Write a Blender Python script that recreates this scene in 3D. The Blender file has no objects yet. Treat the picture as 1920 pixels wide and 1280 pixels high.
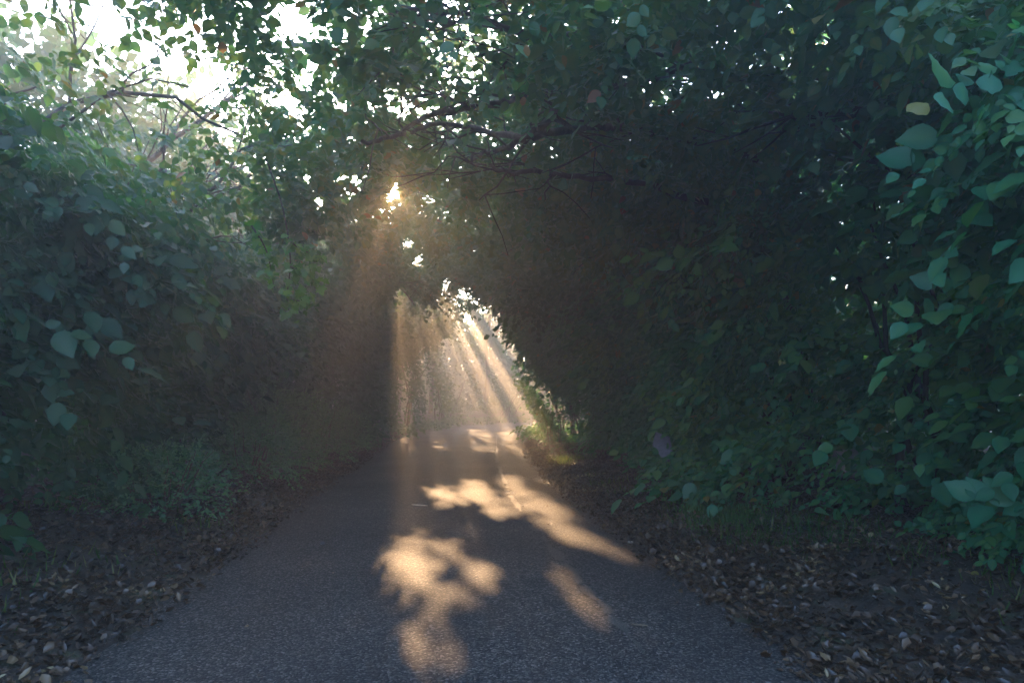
import bpy, math, random
import numpy as np

C = bpy.context.scene
rng = np.random.default_rng(11)
random.seed(11)
R = math.radians

# ------------------------------------------------------------------ camera
CAM = np.array([0.0, 0.0, 1.6])
cd = bpy.data.cameras.new('camera'); cam = bpy.data.objects.new('camera', cd)
C.collection.objects.link(cam)
cam.location = CAM; cam.rotation_euler = (R(90 + 4.84), 0, 0)
cd.sensor_width = 36; cd.lens = 24.4; cd.clip_start = 0.05; cd.clip_end = 5000
C.camera = cam

# ------------------------------------------------------------------ light
EL, AZ = R(16.67), R(-9.9)            # sun height, bearing from +Y (negative = to the left)
SUN = np.array([math.sin(AZ) * math.cos(EL), math.cos(AZ) * math.cos(EL), math.sin(EL)])
DISC, AURA = 60.0, 3.5
w = bpy.data.worlds.new('World'); C.world = w; w.use_nodes = True
nt = w.node_tree; nt.nodes.clear()
sky = nt.nodes.new('ShaderNodeTexSky'); sky.sky_type = 'NISHITA'; sky.sun_disc = False
sky.sun_elevation = EL; sky.sun_rotation = AZ
sky.air_density = 1.0; sky.dust_density = 2.0; sky.ozone_density = 1.6
bg = nt.nodes.new('ShaderNodeBackground'); bg.inputs['Strength'].default_value = 0.15
out = nt.nodes.new('ShaderNodeOutputWorld')
# the sun's disc and the bright air close round it, by direction
tcw = nt.nodes.new('ShaderNodeTexCoord'); dp = nt.nodes.new('ShaderNodeVectorMath'); dp.operation = 'DOT_PRODUCT'
dp.inputs[1].default_value = SUN; nt.links.new(tcw.outputs['Generated'], dp.inputs[0])
ac = nt.nodes.new('ShaderNodeMath'); ac.operation = 'ARCCOSINE'; nt.links.new(dp.outputs['Value'], ac.inputs[0])
mr = nt.nodes.new('ShaderNodeMapRange'); mr.interpolation_type = 'SMOOTHERSTEP'
for k_, v_ in enumerate((R(.5), R(.36), 0, DISC)): mr.inputs[1 + k_].default_value = v_
nt.links.new(ac.outputs[0], mr.inputs[0])
m2 = nt.nodes.new('ShaderNodeMapRange'); m2.interpolation_type = 'SMOOTHERSTEP'
for k_, v_ in enumerate((R(4.5), 0, 0, AURA)): m2.inputs[1 + k_].default_value = v_
nt.links.new(ac.outputs[0], m2.inputs[0])
ad_ = nt.nodes.new('ShaderNodeMath'); ad_.operation = 'ADD'; nt.links.new(mr.outputs[0], ad_.inputs[0]); nt.links.new(m2.outputs[0], ad_.inputs[1])
bg2 = nt.nodes.new('ShaderNodeBackground'); bg2.inputs[0].default_value = (1, .5, .2, 1); nt.links.new(ad_.outputs[0], bg2.inputs[1])
as_ = nt.nodes.new('ShaderNodeAddShader'); nt.links.new(sky.outputs[0], bg.inputs[0])
nt.links.new(bg.outputs[0], as_.inputs[0]); nt.links.new(bg2.outputs[0], as_.inputs[1]); nt.links.new(as_.outputs[0], out.inputs[0])
ld = bpy.data.lights.new('sun', 'SUN'); lamp = bpy.data.objects.new('sunlight', ld)
C.collection.objects.link(lamp)
ld.energy = 3.3; ld.angle = R(0.5); ld.color = (1.0, 0.55, 0.22)
from mathutils import Vector, Euler
lamp.rotation_euler = Vector(-SUN).to_track_quat('-Z', 'Y').to_euler()
lamp.location = (0, 0, 40)

C.view_settings.view_transform = 'Standard'; C.view_settings.look = 'None'
C.view_settings.exposure = 3.3; C.view_settings.gamma = 1
C.view_settings.use_white_balance = True; C.view_settings.white_balance_temperature = 5300
C.render.engine = 'CYCLES'
cy = C.cycles
cy.max_bounces = 8; cy.diffuse_bounces = 6; cy.glossy_bounces = 2; cy.transmission_bounces = 4
cy.volume_bounces = 0; cy.transparent_max_bounces = 6
cy.use_denoising = True; cy.denoiser = 'OPENIMAGEDENOISE'
cy.sample_clamp_indirect = 4; cy.sample_clamp_direct = 0
cy.caustics_reflective = False; cy.caustics_refractive = False

HAZE = 0.0112

# ------------------------------------------------------------------ materials
def mat(name):
    m = bpy.data.materials.new(name); m.use_nodes = True
    n = m.node_tree; n.nodes.clear()
    return m, n, n.nodes.new, n.links.new

def ramp(n, stops):
    r = n.nodes.new('ShaderNodeValToRGB'); e = r.color_ramp.elements
    while len(e) < len(stops): e.new(0.5)
    for k, (p, c) in enumerate(stops): e[k].position = p; e[k].color = (*c, 1)
    return r

def leaf_mat(name, stops, trans=0.4, rough=0.46, tgain=(1.9, 2.1, 0.6), spec=0.38):
    m, n, N, L = mat(name)
    a = N('ShaderNodeAttribute'); a.attribute_name = 'tint'
    r = ramp(n, stops); L(a.outputs['Fac'], r.inputs[0])
    p = N('ShaderNodeBsdfPrincipled'); p.inputs['Roughness'].default_value = rough
    p.inputs['Specular IOR Level'].default_value = spec
    L(r.outputs[0], p.inputs['Base Color'])
    mul = N('ShaderNodeMix'); mul.data_type = 'RGBA'; mul.blend_type = 'MULTIPLY'
    mul.inputs[0].default_value = 1
    L(r.outputs[0], mul.inputs[6]); mul.inputs[7].default_value = (*tgain, 1)
    t = N('ShaderNodeBsdfTranslucent'); L(mul.outputs[2], t.inputs[0])
    mx = N('ShaderNodeMixShader'); mx.inputs[0].default_value = trans
    L(p.outputs[0], mx.inputs[1]); L(t.outputs[0], mx.inputs[2])
    o = N('ShaderNodeOutputMaterial'); L(mx.outputs[0], o.inputs[0])
    return m

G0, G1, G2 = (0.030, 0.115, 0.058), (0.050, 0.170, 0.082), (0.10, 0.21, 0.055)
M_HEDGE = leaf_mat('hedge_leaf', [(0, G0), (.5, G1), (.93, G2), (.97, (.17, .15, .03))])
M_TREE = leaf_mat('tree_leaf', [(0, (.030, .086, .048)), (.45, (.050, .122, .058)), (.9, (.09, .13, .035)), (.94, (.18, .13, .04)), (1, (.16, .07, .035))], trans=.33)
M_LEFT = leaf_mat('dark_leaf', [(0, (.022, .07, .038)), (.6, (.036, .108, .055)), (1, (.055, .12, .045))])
M_BUSH = leaf_mat('bush_leaf', [(0, (.06, .15, .085)), (.6, (.10, .21, .12)), (1, (.14, .25, .10))])
M_LOBED = leaf_mat('lobed_leaf', [(0, (.035, .10, .032)), (.6, (.06, .14, .036)), (1, (.10, .17, .04))], trans=.45)
M_FAR = leaf_mat('far_leaf', [(0, (.03, .075, .03)), (.6, (.05, .105, .035)), (1, (.11, .15, .035))], trans=.45)
M_LITTER = leaf_mat('dead_leaf', [(0, (.02, .014, .009)), (.45, (.06, .035, .018)), (.8, (.12, .075, .038)), (.96, (.22, .15, .07)), (1, (.30, .24, .12))],
                    trans=.15, rough=.38, tgain=(1.3, 1, .6), spec=.6)
M_GRASS = leaf_mat('grass_blade', [(0, (.03, .075, .015)), (.7, (.055, .12, .022)), (1, (.16, .16, .06))], trans=.4, rough=.5)

def bark_mat():
    m, n, N, L = mat('bark')
    tc = N('ShaderNodeTexCoord'); mp = N('ShaderNodeMapping'); mp.inputs['Scale'].default_value = (14, 14, 3)
    L(tc.outputs['Object'], mp.inputs[0])
    nz = N('ShaderNodeTexNoise'); nz.inputs['Scale'].default_value = 1; nz.inputs['Detail'].default_value = 8
    L(mp.outputs[0], nz.inputs[0])
    r = ramp(n, [(.3, (.018, .014, .010)), (.6, (.05, .04, .03)), (.75, (.08, .085, .05))]); L(nz.outputs[0], r.inputs[0])
    b = N('ShaderNodeBump'); b.inputs['Strength'].default_value = .8; b.inputs['Distance'].default_value = .02
    L(nz.outputs[0], b.inputs['Height'])
    p = N('ShaderNodeBsdfPrincipled'); p.inputs['Roughness'].default_value = .85
    L(r.outputs[0], p.inputs['Base Color']); L(b.outputs[0], p.inputs['Normal'])
    o = N('ShaderNodeOutputMaterial'); L(p.outputs[0], o.inputs[0]); return m
M_BARK = bark_mat()

def asphalt_mat(name, c0, c1, c2, fine=1.0, bump=1.0, rough=.5):
    m, n, N, L = mat(name)
    tc = N('ShaderNodeTexCoord')
    vo = N('ShaderNodeTexVoronoi'); vo.inputs['Scale'].default_value = 74 * fine
    vo.inputs['Randomness'].default_value = 1
    L(tc.outputs['Object'], vo.inputs[0])
    sep = N('ShaderNodeSeparateColor'); L(vo.outputs['Color'], sep.inputs[0])
    r = ramp(n, [(0, c0), (.55, c1), (.9, c2), (1, tuple(min(1, 1.7 * v) for v in c2))]); L(sep.outputs[0], r.inputs[0])
    big = N('ShaderNodeTexNoise'); big.inputs['Scale'].default_value = .55; big.inputs['Detail'].default_value = 5
    L(tc.outputs['Object'], big.inputs[0])
    r2 = ramp(n, [(.3, (.66, .67, .69)), (.5, (.97, .96, .95)), (.7, (1.3, 1.25, 1.18))]); L(big.outputs[0], r2.inputs[0])
    mul = N('ShaderNodeMix'); mul.data_type = 'RGBA'; mul.blend_type = 'MULTIPLY'; mul.inputs[0].default_value = 1
    L(r.outputs[0], mul.inputs[6]); L(r2.outputs[0], mul.inputs[7])
    # chip height: domed cells, each chip lying at its own height
    inv = N('ShaderNodeMath'); inv.operation = 'MULTIPLY_ADD'; inv.inputs[1].default_value = -1.6; inv.inputs[2].default_value = 1
    L(vo.outputs['Distance'], inv.inputs[0])
    ad = N('ShaderNodeMath'); ad.operation = 'MULTIPLY_ADD'; ad.inputs[1].default_value = .9
    L(sep.outputs[1], ad.inputs[0]); L(inv.outputs[0], ad.inputs[2])
    nz = N('ShaderNodeTexNoise'); nz.inputs['Scale'].default_value = 22; nz.inputs['Detail'].default_value = 4
    L(tc.outputs['Object'], nz.inputs[0])
    ad2 = N('ShaderNodeMath'); ad2.operation = 'MULTIPLY_ADD'; ad2.inputs[1].default_value = 1.6
    L(nz.outputs[0], ad2.inputs[0]); L(ad.outputs[0], ad2.inputs[2])
    b = N('ShaderNodeBump'); b.inputs['Strength'].default_value = 1; b.inputs['Distance'].default_value = .0055 * bump
    L(ad2.outputs[0], b.inputs['Height'])
    p = N('ShaderNodeBsdfPrincipled'); p.inputs['Roughness'].default_value = rough
    p.inputs['Specular IOR Level'].default_value = .2
    L(mul.outputs[2], p.inputs['Base Color']); L(b.outputs[0], p.inputs['Normal'])
    o = N('ShaderNodeOutputMaterial'); L(p.outputs[0], o.inputs[0]); return m
M_ROAD = asphalt_mat('asphalt', (.024, .024, .024), (.056, .053, .05), (.15, .135, .12), rough=.68, bump=2.2)
M_SEAM = asphalt_mat('worn_seam', (.042, .04, .037), (.082, .076, .066), (.13, .115, .095), fine=2.2, bump=.35, rough=.6)

def soil_mat():
    m, n, N, L = mat('soil')
    tc = N('ShaderNodeTexCoord')
    nz = N('ShaderNodeTexNoise'); nz.inputs['Scale'].default_value = 3.5; nz.inputs['Detail'].default_value = 10
    L(tc.outputs['Object'], nz.inputs[0])
    r = ramp(n, [(.3, (.025, .018, .012)), (.55, (.06, .042, .026)), (.7, (.045, .06, .02))]); L(nz.outputs[0], r.inputs[0])
    n2 = N('ShaderNodeTexNoise'); n2.inputs['Scale'].default_value = 45; n2.inputs['Detail'].default_value = 6
    L(tc.outputs['Object'], n2.inputs[0])
    b = N('ShaderNodeBump'); b.inputs['Strength'].default_value = 1; b.inputs['Distance'].default_value = .03
    L(n2.outputs[0], b.inputs['Height'])
    p = N('ShaderNodeBsdfPrincipled'); p.inputs['Roughness'].default_value = .9
    L(r.outputs[0], p.inputs['Base Color']); L(b.outputs[0], p.inputs['Normal'])
    o = N('ShaderNodeOutputMaterial'); L(p.outputs[0], o.inputs[0]); return m
M_SOIL = soil_mat()

def plain_mat(name, col, rough=.6, noise=.25, scale=20):
    m, n, N, L = mat(name)
    tc = N('ShaderNodeTexCoord'); nz = N('ShaderNodeTexNoise'); nz.inputs['Scale'].default_value = scale; nz.inputs['Detail'].default_value = 6
    L(tc.outputs['Object'], nz.inputs[0])
    r = ramp(n, [(.3, tuple(v * (1 - noise) for v in col)), (.7, tuple(v * (1 + noise) for v in col))]); L(nz.outputs[0], r.inputs[0])
    p = N('ShaderNodeBsdfPrincipled'); p.inputs['Roughness'].default_value = rough
    L(r.outputs[0], p.inputs['Base Color'])
    b = N('ShaderNodeBump'); b.inputs['Strength'].default_value = .5; b.inputs['Distance'].default_value = .004
    L(nz.outputs[0], b.inputs['Height']); L(b.outputs[0], p.inputs['Normal'])
    o = N('ShaderNodeOutputMaterial'); L(p.outputs[0], o.inputs[0]); return m
M_BOARD = plain_mat('grey_board', (.15, .14, .16), .7)
M_STONE = plain_mat('pale_stone', (.42, .38, .31), .6)
M_DARKSTONE = plain_mat('dark_stone', (.07, .07, .07), .4)
M_STICK = plain_mat('stripped_stick', (.55, .48, .36), .5)
M_BROWNSTICK = plain_mat('brown_stick', (.12, .085, .05), .7)

# ------------------------------------------------------------------ helpers
def mesh(name, V, F, m, parent=None, tint=None, smooth=False):
    """V n x 3; F list of int arrays, each k x 3 or k x 4."""
    me = bpy.data.meshes.new(name)
    V = np.ascontiguousarray(V, dtype=np.float32)
    me.vertices.add(len(V)); me.vertices.foreach_set('co', V.ravel())
    F = [f for f in F if len(f)]
    loops = np.concatenate([f.ravel() for f in F]).astype(np.int32)
    tot = np.concatenate([np.full(len(f), f.shape[1], np.int32) for f in F])
    st = np.concatenate([[0], np.cumsum(tot)[:-1]]).astype(np.int32)
    me.loops.add(len(loops)); me.loops.foreach_set('vertex_index', loops)
    me.polygons.add(len(tot)); me.polygons.foreach_set('loop_start', st); me.polygons.foreach_set('loop_total', tot)
    me.update(calc_edges=True)
    if smooth: me.polygons.foreach_set('use_smooth', np.ones(len(tot), bool))
    if tint is not None:
        a = me.attributes.new('tint', 'FLOAT', 'POINT'); a.data.foreach_set('value', tint.astype(np.float32))
    me.materials.append(m)
    o = bpy.data.objects.new(name, me); C.collection.objects.link(o)
    if parent is not None:
        o.parent = parent
        o.matrix_parent_inverse = parent.matrix_world.inverted() if False else o.matrix_parent_inverse
        o.location = -parent.location
    return o

def thing(name, label, cat, loc, group=None):
    o = bpy.data.objects.new(name, None); C.collection.objects.link(o)
    o.location = loc; o.empty_display_size = .3
    o['label'] = label; o['category'] = cat
    if group: o['group'] = group
    return o

def tag(o, label, cat, group=None, kind=None):
    o['label'] = label; o['category'] = cat
    if group: o['group'] = group
    if kind: o['kind'] = kind
    return o

def unit(v): return v / np.maximum(np.linalg.norm(v, axis=-1, keepdims=True), 1e-9)

# leaf outlines: x across, y along, z up; faces
LOD = {
    0: (np.array([[0, 0, 0], [.30, .22, .06], [.36, .52, .05], [.20, .82, .0], [0, 1.02, -.10],
                  [-.20, .82, .0], [-.36, .52, .05], [-.30, .22, .06], [0, .35, -.02], [0, .7, -.03]]),
        [np.array([[0, 1, 8, 7]])[:, [0, 1, 2]], np.array([[0, 8, 7]]), np.array([[1, 2, 9, 8], [8, 9, 6, 7], ]), np.array([[2, 3, 4, 9], [9, 4, 5, 6]])]),
    1: (np.array([[0, 0, 0], [.32, .35, .07], [.26, .72, .03], [0, 1.0, -.08], [-.26, .72, .03], [-.32, .35, .07]]),
        [np.array([[0, 1, 2, 3], [0, 3, 4, 5]])]),
    2: (np.array([[0, 0, 0], [.38, .5, .08], [0, 1.0, -.05], [-.38, .5, .08]]),
        [np.array([[0, 1, 2], [0, 2, 3]])]),
    3: (np.array([[-.05, 0, 0], [.05, 0, 0], [.03, .55, .02], [-.03, .55, .02], [0, 1, .0]]),
        [np.array([[0, 1, 2, 3]]), np.array([[3, 2, 4]])]),
    4: (np.array([[0, 0, .0], [.24, .26, .22], [.34, .68, .06], [.05, 1.0, .26], [-.30, .72, .30], [-.27, .3, .08], [0, .45, -.06]]),
        [np.array([[0, 1, 6], [1, 2, 6], [2, 3, 6], [3, 4, 6], [4, 5, 6], [5, 0, 6]])]),
}
_lo = [(0, 0), (.17, .06), (.31, .20), (.38, .38), (.35, .57), (.25, .75), (.12, .90), (0, 1.06)]
_lv = [(x, y, .22 * x - .12 * y * y + (.02 if k % 2 else -.01)) for k, (x, y) in enumerate(_lo)] + [(-x, y, .20 * x - .12 * y * y + (.02 if k % 2 else -.01)) for k, (x, y) in list(enumerate(_lo))[1:-1][::-1]]
_lr = [(0, .22, -.02), (0, .48, -.05), (0, .76, -.09)]
LOD[0] = (np.array(_lv + _lr), [np.array([[0, 1, 14], [1, 2, 14], [13, 0, 14], [12, 13, 14], [6, 7, 16], [7, 8, 16]]),
          np.array([[2, 3, 15, 14], [3, 4, 15, 15], [4, 5, 16, 15], [5, 6, 16, 16], [11, 12, 14, 15], [10, 11, 15, 15], [9, 10, 15, 16], [8, 9, 16, 16]])])
_q = LOD[0][1][1]; LOD[0] = (LOD[0][0], [np.concatenate([LOD[0][1][0], np.array([r[:3] for r in _q if r[2] == r[3]])]), np.array([r for r in _q if r[2] != r[3]])])
# maple-like lobed leaf
_ml = [(0, 0), (.18, .10), (.50, .05), (.36, .28), (.62, .52), (.30, .55), (.26, .70), (0, 1.05)]
_mv = [(x, y, .10 * abs(x)) for x, y in _ml] + [(-x, y, .10 * abs(x)) for x, y in _ml[1:-1][::-1]] + [(0, .35, -.02)]
_k = len(_mv) - 1
LOD[5] = (np.array(_mv), [np.array([[i, (i + 1) % _k, _k] for i in range(_k)])])

class Leaves:
    def __init__(s): s.o, s.d, s.n, s.s, s.t = [], [], [], [], []
    def add(s, o, d, n, sz, t):
        s.o.append(o); s.d.append(d); s.n.append(n); s.s.append(sz); s.t.append(t)
    def arr(s): return [np.concatenate(x) for x in (s.o, s.d, s.n, s.s, s.t)]

def build_leaves(name, arrs, lod, m, parent=None, cull=True):
    o, d, n, s, t = arrs
    if cull:
        keep = rng.random(len(o)) > lit_mask(o)
        o, d, n, s, t = o[keep], d[keep], n[keep], s[keep], t[keep]
    if len(o) == 0: return None
    T, F = LOD[lod]
    d = unit(d); x = unit(np.cross(d, n)); z = np.cross(x, d)
    V = (o[:, None] + s[:, None, None] * (T[None, :, 0:1] * x[:, None] + T[None, :, 1:2] * d[:, None] + T[None, :, 2:3] * z[:, None]))
    nv = len(T); off = (np.arange(len(o)) * nv)
    FF = [(off[:, None, None] + f[None]).reshape(-1, f.shape[1]) for f in F]
    tv = np.repeat(t, nv).reshape(-1, nv)
    tv = np.where((tv < .92), np.clip(tv + rng.normal(0, .05, tv.shape), 0, .92), tv) if lod == 0 else tv
    if lod == 0: tv[:, 14:] = np.minimum(tv[:, 14:] + .22, .99 if m is None else .92); tv = np.where(np.repeat(t, nv).reshape(-1, nv) > .92, np.repeat(t, nv).reshape(-1, nv), tv)
    return mesh(name, V.reshape(-1, 3), FF, m, parent, tv.ravel(), smooth=(lod == 0))

def sprays(P, A, N, Lh, k, ls, LV, tintbase=None, jit=.35):
    """M sprays: leaves set alternately along a drooping twig."""
    M = len(P)
    A = unit(A); B = unit(np.cross(A, N)); N = np.cross(B, A)
    tb = rng.random(M) * .55 if tintbase is None else tintbase
    for j in range(k):
        t = (j + .6) / k
        side = (1 if j % 2 else -1) * (0 if j == k - 1 else 1)
        pos = P + A * (Lh * t)[:, None] + rng.normal(0, .02, (M, 3)) * Lh[:, None]
        pos[:, 2] -= Lh * .25 * t * t
        dr = A * (.75 if side else 1) + B * side * rng.uniform(.6, 1.1, (M, 1)) + rng.normal(0, .22, (M, 3))
        dr[:, 2] -= .25
        nn = N + rng.normal(0, jit, (M, 3))
        sz = ls * rng.uniform(.45, 1.2, M)
        tt = np.clip(tb + rng.random(M) * .4, 0, .92)
        rare = rng.random(M) < .02
        tt = np.where(rare, rng.uniform(.93, 1, M), tt)
        LV.add(pos, dr, nn, sz, tt)

def vnoise(P, f, seed):
    """cheap smooth 3-D noise in about -1..1"""
    r = np.random.default_rng(seed); out = 0
    for k in range(5):
        v = r.normal(0, 1, 3); v *= f / np.linalg.norm(v) * r.uniform(.7, 1.4)
        out = out + np.sin(P @ v * 6.283 + r.uniform(0, 6.28) + 1.3 * np.sin(P @ (r.normal(0, 1, 3) * f * 2.2) + r.uniform(0, 6)))
    return out / 2.6

def tube(paths, sides=7):
    """paths: list of (points k x 3, radii k) -> one mesh's V, F"""
    V, F = [], []; base = 0
    for pts, rad in paths:
        pts = np.asarray(pts, float); rad = np.asarray(rad, float)
        tg = unit(np.gradient(pts, axis=0))
        ref = np.array([0, 0, 1.0]) if abs(tg[0, 2]) < .9 else np.array([1.0, 0, 0])
        u = unit(np.cross(tg, ref)); v = np.cross(tg, u)
        a = np.linspace(0, 2 * math.pi, sides, endpoint=False)
        ring = pts[:, None] + rad[:, None, None] * (np.cos(a)[None, :, None] * u[:, None] + np.sin(a)[None, :, None] * v[:, None])
        V.append(ring.reshape(-1, 3))
        k = len(pts); i = np.arange(k - 1)[:, None] * sides; j = np.arange(sides)[None]; jn = (j + 1) % sides
        F.append(base + np.stack([i + j, i + jn, i + sides + jn, i + sides + j], -1).reshape(-1, 4))
        base += k * sides
    return np.concatenate(V), F

def bend(p0, p1, sag=.0, wob=.12, n=8, up=0.0):
    p0, p1 = np.array(p0, float), np.array(p1, float); t = np.linspace(0, 1, n)[:, None]
    L_ = np.linalg.norm(p1 - p0)
    q = p0 + (p1 - p0) * t
    q[:, 2:3] += (up * 4 * t * (1 - t)) * L_
    r = np.random.default_rng(int(abs(p0.sum() * 971 + p1.sum() * 313)) % 99991)
    w_ = r.normal(0, wob, (n, 3)) * L_ * .25; w_[0] = 0; w_[-1] *= .5
    w_ = (w_ + np.roll(w_, 1, 0)) / 2; w_[0] = 0
    return q + w_

# ------------------------------------------------------------------ the lane's course (left and right edge of the tarmac)
_ly = np.array([-30, -15, -5, 0, 5, 10.1, 16, 21.9, 30, 37, 42, 46, 49.5, 52, 54.5, 57, 59])
_lx = np.array([.44, -.95, -1.9, -2.35, -2.8, -3.3, -3.85, -4.4, -4.95, -5.1, -4.6, -3.4, -1.4, 1.6, 6.5, 14, 24.])
_ry = np.array([-30, -15, -5, 0, 5.4, 10.1, 15.4, 20.8, 26, 31, 35.5, 39.5, 42.8, 45.6, 48, 50.2, 52])
_rx = np.array([5.3, 3.8, 2.8, 2.3, 1.79, 1.24, .83, .64, .75, 1.15, 1.9, 3.2, 5.0, 7.4, 11, 17, 26.])
_t = np.arange(len(_ly), dtype=float)
def catmull(xs, t):
    i = np.clip(np.floor(t).astype(int), 0, len(xs) - 2); f = t - i
    p = np.pad(xs, (1, 1), mode='reflect', reflect_type='odd'); a, b, c, d = p[i], p[i + 1], p[i + 2], p[i + 3]
    return .5 * (2 * b + (c - a) * f + (2 * a - 5 * b + 4 * c - d) * f ** 2 + (3 * b - a - 3 * c + d) * f ** 3)
def lane(t):
    """left edge, right edge, centre, unit vector across (to the right), half width"""
    t = np.asarray(t, float)
    Lp = np.stack([catmull(_lx, t), catmull(_ly, t)], -1); Rp = np.stack([catmull(_rx, t), catmull(_ry, t)], -1)
    n = Rp - Lp; h = np.linalg.norm(n, axis=-1) / 2
    return Lp, Rp, (Lp + Rp) / 2, n / (2 * h)[..., None], h
_tt = np.linspace(0, len(_ly) - 1.001, 400)
_L, _R, _C, _N, _H = lane(_tt)
_S = np.concatenate([[0], np.cumsum(np.linalg.norm(np.diff(_C, axis=0), axis=1))])
_S -= np.interp(0, _C[:, 1], _S)                  # metres along the lane, 0 beside the camera
SMAX = _S[-1]
def at_s(s): return lane(np.interp(s, _S, _tt))
# half widths of the green tunnel, its height, against metres along the lane
def a_right(s): return np.interp(s, [-12, 2, 8, 12, 17, 21, 24, 60, 90], [5.6, 5.1, 4.7, 4.55, 4.6, 4.6, 4.6, 4.4, 4.4])
def a_left(s): return np.interp(s, [-12, 2, 8, 12, 18, 25, 30, 60, 90], [5.2, 4.9, 4.6, 4.8, 4.6, 3.6, 3.4, 3.6, 3.6])
def b_top(s): return np.interp(s, [-12, 3, 8, 22, 26, 33, 42], [5.6, 5.0, 4.8, 5.5, 6.2, 7.1, 8.0])

# ------------------------------------------------------------------ where the sun gets through: gaps in the foliage
# centre x, y on the ground, half lengths, turn in degrees, how open
HOLES = []
def px(u, v):      # a point of the tarmac seen at that spot of the photograph
    c, s = math.cos(R(4.84)), math.sin(R(4.84)); x, y = (u - 960) / 1300, (640 - v) / 1300
    d = np.array([x, c - y * s, s + y * c]); k = -1.6 / d[2]
    return np.array([d[0] * k, d[1] * k])
def hole(u0, v0, u1, v1, wpx, open_=1.0):
    a, b = px(u0, v0), px(u1, v1)
    sc = np.linalg.norm((a + b) / 2 - 0) / 1300
    HOLES.append((a, b, wpx * sc, open_))
for h_ in [(815, 915, 850, 955, 30), (880, 905, 945, 975, 30), (955, 895, 1000, 960, 26), (1000, 930, 1060, 1000, 36), (1060, 1000, 1200, 1052, 36),
           (1200, 1045, 1300, 1080, 26), (900, 872, 1040, 882, 24, .6), (1046, 862, 1075, 885, 28), (742, 984, 772, 990, 16, .7),
           (765, 1015, 800, 1120, 44), (800, 1000, 870, 1050, 24, .6), (862, 1045, 930, 1112, 30), (738, 1035, 705, 1085, 16, .5), (860, 895, 960, 905, 22, .5), (900, 985, 985, 1020, 16, .35), (850, 972, 905, 1000, 22, .35), (1010, 895, 1090, 930, 20, .4), (960, 1010, 1010, 1050, 20, .4), (865, 1000, 900, 1030, 20, .5), (1130, 955, 1200, 985, 14, .2), (620, 1050, 690, 1065, 22, .2), (850, 840, 900, 850, 24, .4), (890, 1120, 905, 1180, 26, .25), (700, 1130, 740, 1160, 14, .2),
           (805, 1120, 838, 1280, 54, .8), (1050, 1090, 1150, 1176, 36)]: hole(*h_)
# slope in the picture's fan of shafts -> share of the sunlight that passes
WED = np.array([[-9, 0], [0.008, 0], [0.03, .85], [.08, .8], [.10, .12], [.14, .12], [.155, .8], [.215, .8], [.235, .12], [.285, .12], [.315, 1],
                [.39, 1], [.41, .35], [.43, .35], [.45, 1], [.50, 1], [.52, .25], [.55, .25], [.57, 1], [.63, 1], [.65, .02], [.70, .02], [.72, 1], [.88, 1], [.98, .0], [9, 0]])
GAPS = []
def at(u, v, d):
    c_, s_ = math.cos(R(4.84)), math.sin(R(4.84)); x, y = (u - 960) / 1300, (640 - v) / 1300
    return np.array([x, c_ - y * s_, s_ + y * c_]) * d + CAM
for u_, v_, w_, d0 in [(765, 455, 15, 14), (782, 488, 17, 14), (835, 535, 16, 18), (868, 552, 20, 18), (888, 470, 8, 14), (748, 205, 16, 6), (755, 190, 9, 6),
                       (925, 268, 12, 9), (965, 275, 18, 9.5), (1000, 262, 15, 9.5), (1045, 232, 14, 9.5), (1078, 268, 16, 9.5), (1035, 280, 14, 9.5), (900, 240, 9, 9),
                       (672, 335, 15, 8), (645, 368, 12, 8), (725, 395, 12, 10), (728, 375, 9, 10), (690, 312, 9, 8), (625, 285, 14, 7), (675, 255, 9, 7), (602, 240, 9, 7),
                       (548, 40, 44, 5), (580, 150, 18, 5), (640, 200, 12, 6), (575, 330, 12, 7), (700, 150, 9, 6), (620, 140, 14, 5), (685, 60, 12, 5), (540, 260, 14, 5), (600, 380, 9, 7), (600, 60, 22, 5), (650, 85, 16, 5), (585, 110, 18, 5), (610, 180, 14, 6), (655, 260, 14, 6), (580, 240, 16, 6), (690, 200, 10, 6), (545, 190, 15, 5), (560, 15, 30, 5), (655, 20, 14, 5), (715, 95, 9, 5), (640, 330, 9, 8), (860, 340, 8, 12), (1170, 268, 7, 8)]:
    GAPS.append((at(u_, v_, d0), at(u_, v_, 80), 1.5 * w_ * d0 / 1300, 1.5 * w_ * 80 / 1300))
def to_cull(T): return np.where(T > .985, 1, np.clip(1 + np.log(np.maximum(T, 1e-4)) / 7.5, 0, 1))
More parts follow.
